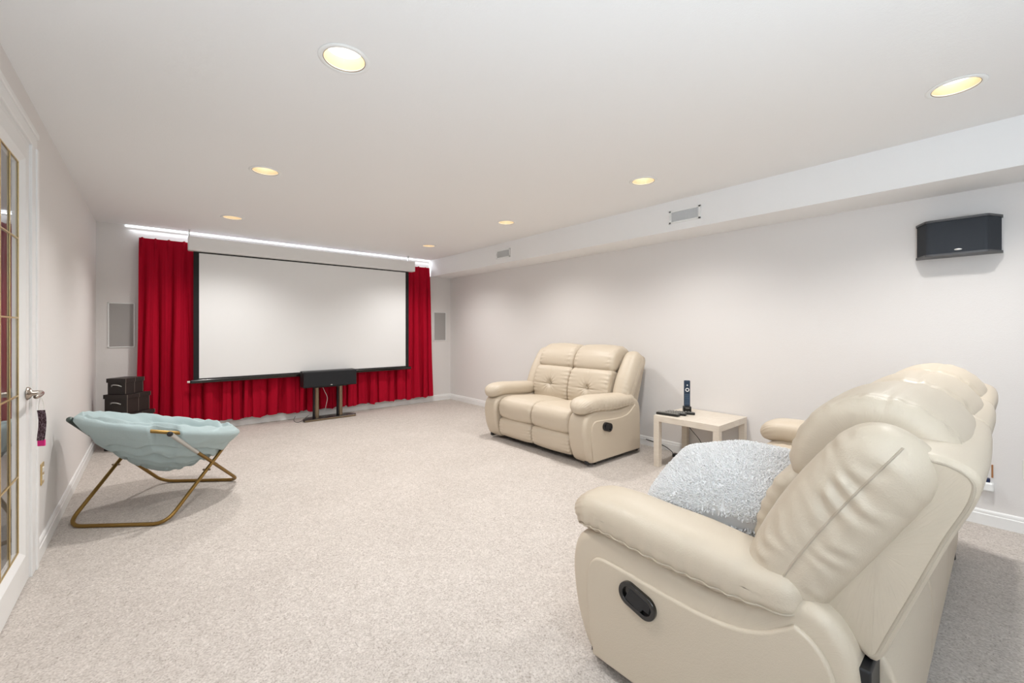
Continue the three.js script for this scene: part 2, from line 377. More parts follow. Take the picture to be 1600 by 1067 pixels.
// ------------------------------------------------------------------ recliner seating
const fold = (v, c, w) => Math.exp(-((v - c) * (v - c)) / (w * w));
function recliner(name, label, category, pos, turn, W, n, sd, wrinkle) {
  const g = thing(name, label, category, pos, turn);
  const L = M.leather, h = W / 2;
  const inner = W - 0.47, sw = inner / n;
  // black base under the body
  mesh('base_frame', merge([rbox(-h + 0.07, h - 0.07, 0.03, 0.09, 0.22, 0.93, 0.006), rbox(-h + 0.05, -h + 0.09, 0.022, 0.06, 0.2, 1.0, 0.004), rbox(h - 0.09, h - 0.05, 0.022, 0.06, 0.2, 1.0, 0.004)]), M.black, g);
  for (const sx of [-1, 1]) for (const z of [0.19, 0.86]) {
    const f = new THREE.CylinderGeometry(0.022, 0.024, 0.05, 16); f.translate(sx * (h - 0.1), 0.025, z);
    mesh('foot', f, M.blackGloss, g);
  }
  for (const s of [-1, 1]) {
    const xo = s * (h - 0.022), xi = s * (h - 0.225);
    const side = [[0.98, 0.04], [1.035, 0.12], [1.07, 0.25], [1.075, 0.36], [1.045, 0.445], [0.97, 0.485], [0.8, 0.49], [0.55, 0.47], [0.44, 0.49], [0.37, 0.53], [0.31, 0.545], [0.262, 0.525], [0.226, 0.475], [0.212, 0.41], [0.208, 0.30], [0.206, 0.15], [0.214, 0.055], [0.27, 0.034], [0.5, 0.032], [0.8, 0.032]];
    const body = mesh('arm_body', softExtrude(side, Math.min(xo, xi), Math.max(xo, xi), { r: 0.035, mid: 8, caps: 7, bulge: 0.006 }), L, g);
    mesh('dust_liner', rbox(Math.min(s * (h - 0.155), s * (h - 0.05)), Math.max(s * (h - 0.155), s * (h - 0.05)), 0.06, 0.435, 0.194, 0.222, 0.006), M.black, g);
    // raised inner panel on the outer face
    const ps = new THREE.Shape();
    ps.moveTo(0.955, 0.055); ps.bezierCurveTo(0.972, 0.15, 0.985, 0.24, 0.982, 0.32); ps.quadraticCurveTo(0.975, 0.395, 0.915, 0.398);
    ps.bezierCurveTo(0.8, 0.395, 0.7, 0.385, 0.6, 0.385); ps.bezierCurveTo(0.5, 0.385, 0.44, 0.40, 0.385, 0.435);
    ps.lineTo(0.335, 0.475); ps.quadraticCurveTo(0.275, 0.455, 0.26, 0.38); ps.quadraticCurveTo(0.250, 0.18, 0.254, 0.055); ps.closePath();
    const pg = new THREE.ExtrudeGeometry(ps, { depth: 0.012, bevelEnabled: true, bevelThickness: 0.009, bevelSize: 0.009, bevelSegments: 5, curveSegments: 18 });
    pg.rotateY(-Math.PI / 2);                   // shape x -> z, depth -> -x
    if (s > 0) pg.translate(0.012, 0, 0);
    pg.translate(s * (h - 0.022) - s * 0.009, 0, 0);
    mesh('side_panel', uvBox(pg), L, body);
    // recline handle
    const hx = s * (h - 0.022 + 0.012), hd = mesh('recline_handle', new THREE.BufferGeometry(), M.blackGloss, body);
    const ring = new THREE.Shape(); const cap = (sh, a, b) => { sh.absarc(a - b, 0, b, -Math.PI / 2, Math.PI / 2, false); sh.absarc(-a + b, 0, b, Math.PI / 2, Math.PI * 1.5, false); sh.closePath(); };
    cap(ring, 0.066, 0.036); const hole = new THREE.Path(); cap(hole, 0.056, 0.027); ring.holes.push(hole);
    const rg = new THREE.ExtrudeGeometry(ring, { depth: 0.010, bevelEnabled: true, bevelThickness: 0.003, bevelSize: 0.003, bevelSegments: 3, curveSegments: 16 });
    const bs = new THREE.Shape(); cap(bs, 0.060, 0.031); const bg = new THREE.ExtrudeGeometry(bs, { depth: 0.002, bevelEnabled: false, curveSegments: 16 });
    hd.geometry = merge([rg, bg]);
    // shape x axis -> local z (tilted), y -> y, depth -> outward
    const place = m => { const X = new THREE.Vector3(0, 0.27, 0.963), Y = new THREE.Vector3(0, 0.963, -0.27), Z = new THREE.Vector3(s, 0, 0); if (s < 0) { X.negate(); } else { X.negate(); X.multiplyScalar(1); }
      const mm = new THREE.Matrix4().makeBasis(s > 0 ? X : X.clone().negate(), Y, Z); mm.setPosition(hx - s * 0.0005, 0.335, 0.775); m.applyMatrix4(mm); return m; };
    place(hd.geometry);
    const flip = s > 0 ? 1 : -1;
    const ls = new THREE.Shape(); ls.moveTo(-0.036 * flip, -0.02); ls.lineTo(0.02 * flip, -0.022); ls.lineTo(0.024 * flip, -0.008); ls.lineTo(0.046 * flip, -0.006); ls.lineTo(0.046 * flip, 0.016); ls.lineTo(0.012 * flip, 0.021); ls.lineTo(-0.030 * flip, 0.020); ls.closePath();
    const lg = new THREE.ExtrudeGeometry(ls, { depth: 0.008, bevelEnabled: true, bevelThickness: 0.003, bevelSize: 0.003, bevelSegments: 3 });
    place(lg); lg.translate(s * 0.001, 0, 0);
    mesh('pull_lever', lg, M.black, hd);
    // padded arm
    const arm = softSweep([[0.31, 0.535], [0.5, 0.530], [0.72, 0.535], [0.90, 0.545], [1.0, 0.537], [1.095, 0.495]], s * (h - 0.115),
      t => 0.108 + 0.010 * Math.sin(t * Math.PI), t => 0.060 + 0.018 * Math.sin(t * Math.PI * 0.9), {
      n: 2.7, NT: 96, NS: 64, end0: 0.06, end1: 0.13, endP: 2.1,
      disp: (t, th) => {
        const under = Math.max(0, -Math.sin(th) + 0.25), out = s * Math.cos(th);
        const w1 = 0.0030 * Math.sin(t * 95 + 2.5 * N3(t * 9, th, sd)) * fold(out, 0.85, 0.5) * (0.2 + 0.8 * Math.min(1, under * 1.6)) * Math.max(0, Math.min(1, (t - 0.06) * 12));
        const w2 = 0.006 * N3(t * 7, Math.cos(th) * 1.5, sd + s) * fold(t, 0.25, 0.25);
        const rear = -0.012 * fold(t + 0.12 * Math.sin(th), 0.24, 0.035) * Math.max(0, Math.sin(th)) * fold(out, 0, 0.7);
        const tip = 0.004 * Math.sin(th * 22) * fold(t, 0.93, 0.06);
        return w1 + w2 + rear + tip;
      } });
    const am = mesh('arm_pad', arm.geo, L, g);
    const th0 = s > 0 ? -0.42 : Math.PI + 0.42;
    const pts = []; for (let k = 0; k <= 160; k++) pts.push(arm.surf(0.03 + 0.93 * k / 160, th0, 0.0022));
    mesh('piping', tube(pts, 0.0028, 240, 6), M.leather, am);
    // wing beside the back cushions
    const wing = softSweep([[0.40, 0.49], [0.372, 0.57], [0.305, 0.70], [0.22, 0.84], [0.13, 0.975]], s * (h - 0.125),
      t => 0.085 + 0.012 * Math.sin(t * Math.PI), t => 0.095 + 0.016 * Math.sin(t * Math.PI), {
      n: 2.5, NT: 110, NS: 72, end0: 0.07, end1: 0.10, endP: 2.3,
      disp: (t, th) => {
        const c = s * Math.cos(th), a = Math.sin(th);
        const wr = wrinkle * 0.0042 * Math.sin(t * 74 + 5 * N3(t * 5, a * 1.6, sd + 3) + a * 4) * Math.max(0.1, 0.5 + 1.3 * N3(t * 5, a * 2.4, sd + 7)) * (0.35 + 0.65 * fold(a, -0.35, 0.6)) * Math.max(0, c + 0.35);
        const seam = -0.004 * fold(a, 0.02, 0.10) * Math.max(0, c);
        return (wr + seam) * Math.min(1, t * 5);
      } });
    const wm = mesh('wing_cushion', wing.geo, L, g);
    const wp = []; for (let k = 0; k <= 50; k++) wp.push(wing.surf(0.04 + 0.92 * k / 50, s > 0 ? 0 : Math.PI, 0.0005));
    mesh('piping', tube(wp, 0.0026, 110, 6), M.leather, wm);
  }
  for (let i = 0; i < n; i++) {
    const x0 = -inner / 2 + sw * i, x1 = x0 + sw, xm = (x0 + x1) / 2;
    // seat
    mesh('seat_cushion', softExtrude([[0.34, 0.40], [0.5, 0.455], [0.72, 0.475], [0.9, 0.482], [0.985, 0.465], [1.03, 0.42], [1.04, 0.35], [1.025, 0.285], [0.99, 0.262], [0.9, 0.27], [0.6, 0.28], [0.4, 0.30]], x0 + 0.003, x1 - 0.003, {
      r: 0.03, swell: 0.014, mid: 40, bulge: 0,
      disp: (z, y, x, u, v) => {
        const e = Math.min(x - x0, x1 - x), edge = Math.exp(-e / 0.045);
        const pucker = (z > 0.86) ? 0.0045 * edge * Math.sin(y * 180 + z * 120 + 2 * N3(y * 20, x * 6, sd)) : 0;
        const seam = -0.006 * fold(z + y * 0.0, 0.985, 0.010) * (y > 0.42 ? 1 : 0);
        return pucker + seam + 0.006 * N3(x * 5 + sd, z * 5, y * 5);
      } }), L, g);
    // foot rest panel
    mesh('foot_rest', softExtrude([[0.93, 0.255], [0.99, 0.262], [1.028, 0.235], [1.036, 0.17], [1.022, 0.10], [0.985, 0.066], [0.93, 0.07]], x0 + 0.005, x1 - 0.005, {
      r: 0.025, swell: 0.008, mid: 40, bulge: 0,
      disp: (z, y, x) => { const e = Math.min(x - x0, x1 - x); return 0.004 * Math.exp(-e / 0.05) * Math.sin(y * 190 + 2 * N3(y * 20, x * 6, sd + 2)) + 0.004 * N3(x * 6, y * 6, sd); } }), L, g);
    // back cushion with a button tuft
    const bw = (W - 0.44) / n, b0 = -(W - 0.44) / 2 + bw * i, b1 = b0 + bw, bm = (b0 + b1) / 2;
    const back = mesh('back_cushion', softExtrude([[0.475, 0.42], [0.505, 0.50], [0.505, 0.60], [0.475, 0.71], [0.43, 0.785], [0.37, 0.80], [0.30, 0.77], [0.27, 0.68], [0.30, 0.54], [0.37, 0.43]], b0 + 0.003, b1 - 0.003, {
      r: 0.03, swell: 0.014, mid: 56, M: 150, bulge: 0,
      disp: (z, y, x, u, v, nn) => {
        if (nn.x < 0.2) return 0;
        const dx = x - bm, dy = y - 0.61, rr = Math.hypot(dx, dy), an = Math.atan2(dy, dx);
        const tuft = -0.030 * Math.exp(-rr * rr / 0.0011) - 0.013 * Math.exp(-rr * rr / 0.012);
        const rays = 0.0045 * Math.sin(an * 15) * Math.exp(-rr * rr / 0.006) * Math.min(1, rr / 0.02);
        const cross = -0.008 * (fold(dx, 0, 0.008) * (dy > 0 ? 1 : 0.25) + fold(dy, -0.005 - 0.1 * dx * dx, 0.008)) * Math.exp(-rr / 0.22);
        const e = Math.min(x - b0, b1 - x), pk = 0.0045 * Math.exp(-e / 0.045) * Math.sin(y * 150 + 2 * N3(y * 16, x * 5, sd));
        return tuft + rays + cross + pk;
      } }), L, g);
    const bt = new THREE.SphereGeometry(0.010, 14, 8); bt.scale(1, 1, 0.5); bt.translate(bm, 0.61, 0.505 - 0.022);
    mesh('button', bt, L, back);
    // head rest roll
    const head = [[0.385, 0.785], [0.412, 0.82], [0.40, 0.90], [0.345, 0.985], [0.255, 1.035], [0.165, 1.03], [0.09, 0.98], [0.062, 0.925], [0.09, 0.885], [0.18, 0.85], [0.28, 0.80], [0.34, 0.78]];
    const hm = mesh('head_rest', softExtrude(head, b0 + 0.002, b1 - 0.002, {
      r: 0.045, swell: 0.016, mid: 46, K: 9, M: 150, bulge: 0.004,
      disp: (z, y, x, u, v, nn) => {
        const e = Math.min(x - b0, b1 - x);
        const pk = 0.0022 * Math.exp(-Math.abs(e - 0.05) / 0.03) * Math.sin(u * 120 + 2 * N3(u * 20, x * 6, sd));
        const seam = -0.003 * (fold(e, 0.058, 0.006)) - 0.003 * fold(z, 0.195, 0.007) * (nn.y > 0.4 ? 1 : 0);
        return pk + seam + 0.003 * N3(x * 5, z * 6 + sd, y * 5);
      } }), L, g);
    // outer back shell and lower back panel
    mesh('outer_back', softExtrude([[0.36, 0.58], [0.31, 0.532], [0.25, 0.482], [0.214, 0.446], [0.194, 0.440], [0.176, 0.468], [0.165, 0.50], [0.12, 0.63], [0.07, 0.77], [0.030, 0.875], [0.028, 0.915], [0.06, 0.94], [0.15, 0.945], [0.25, 0.86], [0.31, 0.70]], i === 0 ? -h + 0.085 : b0 + 0.001, i === n - 1 ? h - 0.085 : b1 - 0.001, { r: 0.016, mid: 20, bulge: 0.006, swell: 0.008 }), L, g);
    mesh('lower_back', softExtrude([[0.24, 0.05], [0.175, 0.052], [0.155, 0.2], [0.165, 0.38], [0.20, 0.43], [0.26, 0.40]], i === 0 ? -h + 0.15 : b0 + 0.001, i === n - 1 ? h - 0.15 : b1 - 0.001, { r: 0.015, mid: 16, bulge: 0.002 }), L, g);
  }
  for (const s of [-1, 1]) {       // welt along the rear edge of the end panels
    const x = s * (h - 0.088);
    mesh('piping', tube([[x, 0.452, 0.206], [x, 0.456, 0.194], [x, 0.48, 0.184], [x, 0.52, 0.170], [x, 0.63, 0.130], [x, 0.77, 0.080], [x, 0.868, 0.042], [x, 0.905, 0.040], [x, 0.928, 0.07], [x, 0.934, 0.15]].map(p => new THREE.Vector3(...p)), 0.0042, 60, 7), L, g);
  }
  return g;
}
recliner('loveseat', 'two seat cream leather recliner with button tufted backs against the wall', 'sofa', [3.90, 0, -3.08], -Math.PI / 2, 1.50, 2, 1.7, 0.35);
recliner('sofa', 'long cream leather recliner seen end on with a fluffy cushion on it', 'sofa', [2.265, 0, -0.005], Math.PI, 2.14, 3, 8.3, 1);

// ------------------------------------------------------------------ fluffy cushion on the near seat
{
  const g = thing('throw_pillow', 'fluffy white fleece cushion lying on the near sofa seat', 'cushion', [1.655, 0.632, -0.695]);
  const X = new THREE.Vector3(0.94, 0.29, -0.08).normalize(), Nn = new THREE.Vector3(-0.32, 0.92, -0.14); Nn.addScaledVector(X, -Nn.dot(X)).normalize();
  const Z = new THREE.Vector3().crossVectors(X, Nn);
  g.quaternion.setFromRotationMatrix(new THREE.Matrix4().makeBasis(X, Nn, Z));
  const surf = (a, b, side) => {           // a, b in -1..1
    const pin = (1 - Math.pow(Math.abs(a), 3) * 0.0) , e = Math.max(0, (1 - Math.pow(Math.abs(a), 2.4)) * (1 - Math.pow(Math.abs(b), 2.4)));
    const inx = 0.225 * a * (1 - 0.07 * (1 - b * b) * 0 - 0.06 * (1 - Math.abs(b) ** 2) * Math.abs(a)), inz = 0.235 * b * (1 - 0.06 * (1 - a * a) * Math.abs(b));
    const y = side * (0.012 + 0.098 * Math.pow(e, 0.5)) * pin + 0.012 * N3(a * 1.6, b * 1.6, 3);
    const cr = 1 - 0.10 * Math.pow(a * b, 4); return new THREE.Vector3(inx * cr, y, inz * cr);
  };
  const nn = 60, geoms = [];
  for (const side of [1, -1]) geoms.push(grid(nn, nn, (i, j) => {
    const a = -1 + 2 * i / nn, b = -1 + 2 * j / nn, q = surf(Math.sin(a * Math.PI / 2), Math.sin(b * Math.PI / 2) * (side > 0 ? -1 : 1), side); return q;
  }));
  const rim = grid(4 * nn, 1, (i, j) => {
    const k = Math.floor(i / nn) % 4, t = Math.sin((-1 + 2 * (i % nn) / nn) * Math.PI / 2), ab = [[t, -1], [1, t], [-t, 1], [-1, -t]][i === 4 * nn ? 0 : k];
    if (i === 4 * nn) { ab[0] = -1; ab[1] = -1; }
    return surf(ab[0], ab[1], j ? 1 : -1);
  });
  mesh('cover', merge([...geoms, rim]), M.fleece, g);
  // pile: short bent tufts
  const tuft = new THREE.CylinderGeometry(0.0012, 0.0034, 0.011, 5, 2); tuft.translate(0, 0.004, 0);
  { const p = tuft.attributes.position; for (let i = 0; i < p.count; i++) { const y = p.getY(i) / 0.014; p.setX(i, p.getX(i) + 0.006 * y * y); } tuft.computeVertexNormals(); }
  const cnt = 22000, inst = shade(new THREE.InstancedMesh(tuft, M.fleece, cnt)); inst.name = 'fleece_pile'; inst.userData.kind = 'stuff';
  const m4 = new THREE.Matrix4(), q = new THREE.Quaternion(), up = new THREE.Vector3(0, 1, 0);
  for (let i = 0; i < cnt; i++) {
    const side = i % 5 < 3 ? 1 : -1, ua = rnd() * 2 - 1, ub = rnd() * 2 - 1, e = 0.01, a = 0.4 * ua + 0.6 * Math.sin(ua * Math.PI / 2), b = 0.4 * ub + 0.6 * Math.sin(ub * Math.PI / 2);
    const p = surf(a, b, side), pa = surf(Math.min(1, a + e), b, side).sub(surf(Math.max(-1, a - e), b, side)), pb = surf(a, Math.min(1, b + e), side).sub(surf(a, Math.max(-1, b - e), side));
    const n = pb.cross(pa).multiplyScalar(side).normalize(); n.x += (rnd() - 0.5) * 0.9; n.y += (rnd() - 0.5) * 0.5; n.z += (rnd() - 0.5) * 0.9; n.normalize();
    q.setFromUnitVectors(up, n).multiply(new THREE.Quaternion().setFromAxisAngle(up, rnd() * 6.28));
    const s = 0.7 + rnd() * 0.6; m4.compose(p, q, new THREE.Vector3(s, s, s)); inst.setMatrixAt(i, m4);
  }
  g.add(inst);
}

// ------------------------------------------------------------------ projector screen, curtains, light strip
{
  const g = thing('projector_screen', 'large white pull down projector screen with black border', 'projector screen', [1.72, 0, -6.115]);
  const x0 = -1.42, x1 = 1.43;
  mesh('case', rbox(x0, x1, 2.125, 2.285, -0.05, 0.06, 0.012, 4), M.screenCase, g);
  for (const x of [x0 + 0.006, x1 - 0.10]) mesh('bracket', merge([rbox(x, x + 0.012, 2.27, CEIL, -0.012, 0.012, 0.002), rbox(x - 0.012, x + 0.024, CEIL - 0.004, CEIL, -0.02, 0.02, 0.001)]), M.steel, g);
  const fz = -0.018;
  mesh('screen_surface', box(-1.315, 1.30, 0.64, 2.11, fz, fz + 0.002), M.screenWhite, g);
  mesh('border', box(-1.368, -1.315, 0.615, 2.128, fz, fz + 0.0025), M.blackFelt, g);
  mesh('border', box(1.30, 1.353, 0.615, 2.128, fz, fz + 0.0025), M.blackFelt, g);
  mesh('border', box(-1.315, 1.30, 2.11, 2.128, fz, fz + 0.0025), M.blackFelt, g);
  mesh('border', box(-1.315, 1.30, 0.615, 0.64, fz, fz + 0.0025), M.blackFelt, g);
  mesh('bottom_bar', rbox(-1.40, 1.39, 0.585, 0.628, fz - 0.02, fz + 0.022, 0.011, 4), M.blackGloss, g);
  const cp = new THREE.CylinderGeometry(0.012, 0.012, 0.03, 12); cp.rotateZ(Math.PI / 2); cp.translate(-1.41, 0.606, fz);
  mesh('end_cap', cp, M.plastic, g);
}
function curtain(label, x0, x1, widen, sd, folds) {
  const g = thing('curtain', label, 'curtain', [0, 0, -6.225], 0, 'red curtains');
  const NX = 420, NY = 60, top = 2.235, bot = 0.10;
  // uneven fold phase along the width
  const ph = []; let acc = 0; for (let i = 0; i <= NX; i++) { acc += 0.55 + 0.9 * Math.abs(N3(i / NX * folds * 0.55, sd, 2)) * 1.6; ph.push(acc); }
  for (let i = 0; i <= NX; i++) ph[i] *= folds * Math.PI * 2 / acc;
  const pt = (i, j, back) => {
    const u = i / NX, v = j / NY, y = top + (bot - top) * v, p = ph[i];
    const pleat = Math.exp(-v * 14);                                        // pinch pleats at the heading
    const am = 0.020 + 0.022 * Math.min(1, v * 2.2);
    const crest = 2 * Math.pow(Math.abs(Math.cos(p / 2 + 0.25 * Math.sin(p * 0.37 + 2 * v))), 0.55) - 1.1;
    let z = am * (crest * 0.9 + 0.3 * Math.sin(1.37 * p + 1 + 1.2 * v + sd) * v + 0.05 * Math.sin(5 * p + sd));
    const pinch = Math.pow(Math.max(0, Math.sin(p)), 10);
    z = z * (1 - pleat) + pleat * (-0.006 + 0.03 * pinch);
    let x = x0 + (x1 - x0) * u;
    x += 0.012 * Math.cos(2 * p) * (1 - pleat) * v + 0.012 * Math.sin(p * 0.5 + 4 * v) * v;
    x += (u < 0.5 ? -widen[0] : widen[1]) * v * Math.pow(Math.abs(2 * u - 1), 3);
    const hem = 0.010 * Math.sin(p * 0.5 + sd) + 0.006 * Math.sin(p * 1.3) + (v === 1 ? 0 : 0);
    return { x, y: y + hem * v * v * v + 0.006 * pinch * pleat, z: z + (back ? -0.004 : 0), u: u * (x1 - x0) * 1.4, v: y };
  };
  const a = grid(NX, NY, (i, j) => pt(i, NY - j, false)), b = grid(NX, NY, (i, j) => pt(NX - i, NY - j, true));
  mesh('drape', merge([a, b]), M.curtain, g);
  mesh('heading_tape', rbox(x0 + 0.01, x1 - 0.01, 2.15, 2.225, -0.045, -0.037, 0.003), M.curtain, g);
  return g;
}
curtain('red curtain hanging left of the projector screen', -0.125, 1.66, [0.035, 0], 1.3, 13);
curtain('red curtain hanging right of the projector screen', 1.69, 3.50, [0, 0.035], 4.7, 13);
{
  const t = thing('curtain_track', 'slim white curtain track above the red curtains', 'curtain track', [0, 0, 0]);
  mesh('rail', rbox(-0.12, 3.50, 2.205, 2.228, BACK, BACK + 0.028, 0.003), M.white, t);
}
{
  const glow = std('#ffffff', 0.4, { emissive: STRIP.color, emissiveIntensity: 1.6 });
  const g = thing('light_strip', 'thin white light strip along the ceiling edge above the curtains', 'light strip', [0, 0, 0]);
  mesh('tube_light', rbox(-0.24, 3.53, CEIL - 0.019, CEIL - 0.001, BACK + 0.002, BACK + 0.016, 0.004), glow, g);
  const g2 = thing('light_strip', 'short upright light strip at the end of the soffit', 'light strip', [0, 0, 0]);
  mesh('tube_light', rbox(SOFX - 0.012, SOFX - 0.002, SOFY, CEIL - 0.004, BACK + 0.002, BACK + 0.014, 0.004), glow, g2);
  for (let k = 0; k < 3; k++) {
    const l = new THREE.RectAreaLight(STRIP.color, STRIP.intensity, 1.2, 0.02);
    l.position.set(0.4 + 1.26 * k, CEIL - 0.03, BACK + 0.026); l.lookAt(l.position.x, CEIL - 0.8, BACK + 0.3); g.add(l); l.name = 'strip_light';
  }
}

// ------------------------------------------------------------------ speakers
for (const [x0, x1, side] of [[-0.379, -0.158, 'left of the red curtains'], [3.615, 3.86, 'right of the red curtains']]) {
  const g = thing('wall_speaker', 'flush rectangular grey grille speaker in the wall ' + side, 'speaker', [(x0 + x1) / 2, 1.263, BACK], 0, 'in wall speakers');
  const w = (x1 - x0) / 2, h = 0.247;
  mesh('frame', merge([rbox(-w, w, h - 0.012, h, 0, 0.009, 0.003), rbox(-w, w, -h, -h + 0.012, 0, 0.009, 0.003), rbox(-w, -w + 0.012, -h, h, 0, 0.009, 0.003), rbox(w - 0.012, w, -h, h, 0, 0.009, 0.003)]), M.white, g);
  mesh('grille', rbox(-w + 0.011, w - 0.011, -h + 0.011, h - 0.011, 0, 0.006, 0.002), M.grille, g);
}
{
  const st = thing('speaker_stand', 'low stand with two bronze posts on a glossy black base', 'speaker stand', [1.83, 0, -6.02]);
  const s = new THREE.Shape(); s.moveTo(-0.33, 0.10); s.lineTo(0.33, 0.10); s.quadraticCurveTo(0.36, 0.02, 0.28, -0.05); s.quadraticCurveTo(0, -0.13, -0.28, -0.05); s.quadraticCurveTo(-0.36, 0.02, -0.33, 0.10);
  const b = new THREE.ExtrudeGeometry(s, { depth: 0.02, bevelEnabled: true, bevelThickness: 0.004, bevelSize: 0.004, bevelSegments: 3, curveSegments: 20 });
  b.rotateX(Math.PI / 2); b.translate(0, 0.028, 0);
  mesh('base', uvBox(b), M.blackGloss, st);
  mesh('base_edge', rbox(-0.33, 0.33, 0.003, 0.024, 0.0995, 0.106, 0.002), M.brown, st);
  for (const x of [-0.155, 0.155]) { const c = new THREE.CylinderGeometry(0.026, 0.026, 0.405, 24); c.translate(x, 0.034 + 0.2, 0); mesh('post', c, M.brown, st); const k = new THREE.CylinderGeometry(0.034, 0.034, 0.405, 24); k.translate(x - 0.012, 0.034 + 0.2, -0.03); mesh('cable_post', k, M.black, st); }
  mesh('top_plate', rbox(-0.22, 0.22, 0.436, 0.446, -0.08, 0.075, 0.003), M.black, st);
  const sp = thing('center_speaker', 'wide black centre speaker on the low stand before the screen', 'speaker', [1.83, 0.446, -6.0]);
  mesh('cabinet', rbox(-0.345, 0.345, 0, 0.212, -0.10, 0.072, 0.008), M.black, sp);
  mesh('grille', rbox(-0.34, 0.34, 0.006, 0.206, 0.066, 0.092, 0.012, 4), M.clothBlack, sp);
  const bd = new THREE.SphereGeometry(0.012, 18, 8); bd.scale(1.1, 0.5, 0.25); bd.translate(0.0, 0.024, 0.093); mesh('badge', bd, M.steel, sp);
  tag(mesh('speaker_cable', tube([[1.77, 0.43, -6.11], [1.80, 0.36, -6.11], [1.835, 0.27, -6.11], [1.82, 0.16, -6.115], [1.80, 0.06, -6.12], [1.80, 0.006, -6.13]], 0.0035, 50, 7), M.white, scene), 'thin white cable dangling between the bronze stand posts', 'cable');
  tag(mesh('power_lead', tube([[1.60, 0.05, -6.13], [1.52, 0.012, -6.08], [1.46, 0.006, -6.0], [1.42, 0.006, -5.99], [1.40, 0.02, -6.06], [1.44, 0.05, -6.16]], 0.003, 50, 7), M.black, scene), 'thin black lead curling beside the glossy stand base', 'cable');
}
{
  const g = thing('surround_speaker', 'black wedge shaped speaker mounted high on the right wall', 'speaker', [RIGHT, 1.685, -0.203]);
  const shape = (o) => { const s = new THREE.Shape(); const W = 0.186 + o, F = 0.124 + o * 0.8, D = 0.15 + o; s.moveTo(-W, 0); s.lineTo(W, 0); s.lineTo(W, 0.035); s.lineTo(F + 0.01, D - 0.008); s.quadraticCurveTo(F, D, F - 0.014, D); s.lineTo(-F + 0.014, D); s.quadraticCurveTo(-F, D, -F - 0.01, D - 0.008); s.lineTo(-W, 0.035); s.closePath(); return s; };
  const ex = (o, y0, y1) => { const e = new THREE.ExtrudeGeometry(shape(o), { depth: y1 - y0, bevelEnabled: false, curveSegments: 8 }); e.rotateX(-Math.PI / 2); e.rotateY(Math.PI / 2); e.translate(0, y0, 0); return e; };
  // shape x -> z, shape y -> -x, depth -> y
  const grl = ex(0, 0.012, 0.216); mesh('grille', uvBox(grl), M.cloth, g);
  mesh('top_plate', uvBox(ex(0.006, 0.216, 0.229)), std('#4a4a4c', 0.4), g);
  mesh('bottom_plate', uvBox(ex(0.006, 0, 0.012)), std('#4a4a4c', 0.4), g);
  const bd = new THREE.SphereGeometry(0.018, 18, 8); bd.scale(0.2, 0.34, 1); bd.translate(-0.151, 0.03, 0.01); mesh('badge', bd, M.steel, g);
  g.traverse(() => {});
}

// ------------------------------------------------------------------ soffit vents
for (const [z0, z1, lab] of [[-1.974, -1.687, 'white louvred soffit vent nearer the black wall speaker'], [-4.49, -4.20, 'white louvred soffit vent nearer the projector screen']]) {
  const g = thing('air_vent', lab, 'vent', [SOFX, 2.222, (z0 + z1) / 2], 0, 'soffit vents');
  const w = (z1 - z0) / 2, h = 0.058;
  mesh('backing', box(-0.002, 0, -h + 0.01, h - 0.01, -w + 0.01, w - 0.01), std('#dcdcdc', 0.7), g);
  mesh('frame', merge([rbox(-0.008, 0, h - 0.016, h, -w, w, 0.002), rbox(-0.008, 0, -h, -h + 0.016, -w, w, 0.002), rbox(-0.008, 0, -h, h, -w, -w + 0.02, 0.002), rbox(-0.008, 0, -h, h, w - 0.02, w, 0.002)]), M.white, g);
  const sg = new THREE.BoxGeometry(0.012, 2 * h - 0.03, 0.002); sg.rotateY(0.5);
  for (let k = 0; k < 20; k++) { const m = mesh('slat', sg, M.white, g); m.position.set(-0.006, 0, -w + 0.026 + (2 * w - 0.052) * k / 19); }
  mesh('lever', rbox(-0.014, -0.004, -0.02, 0.02, -w + 0.008, -w + 0.012, 0.001), M.white, g);
}

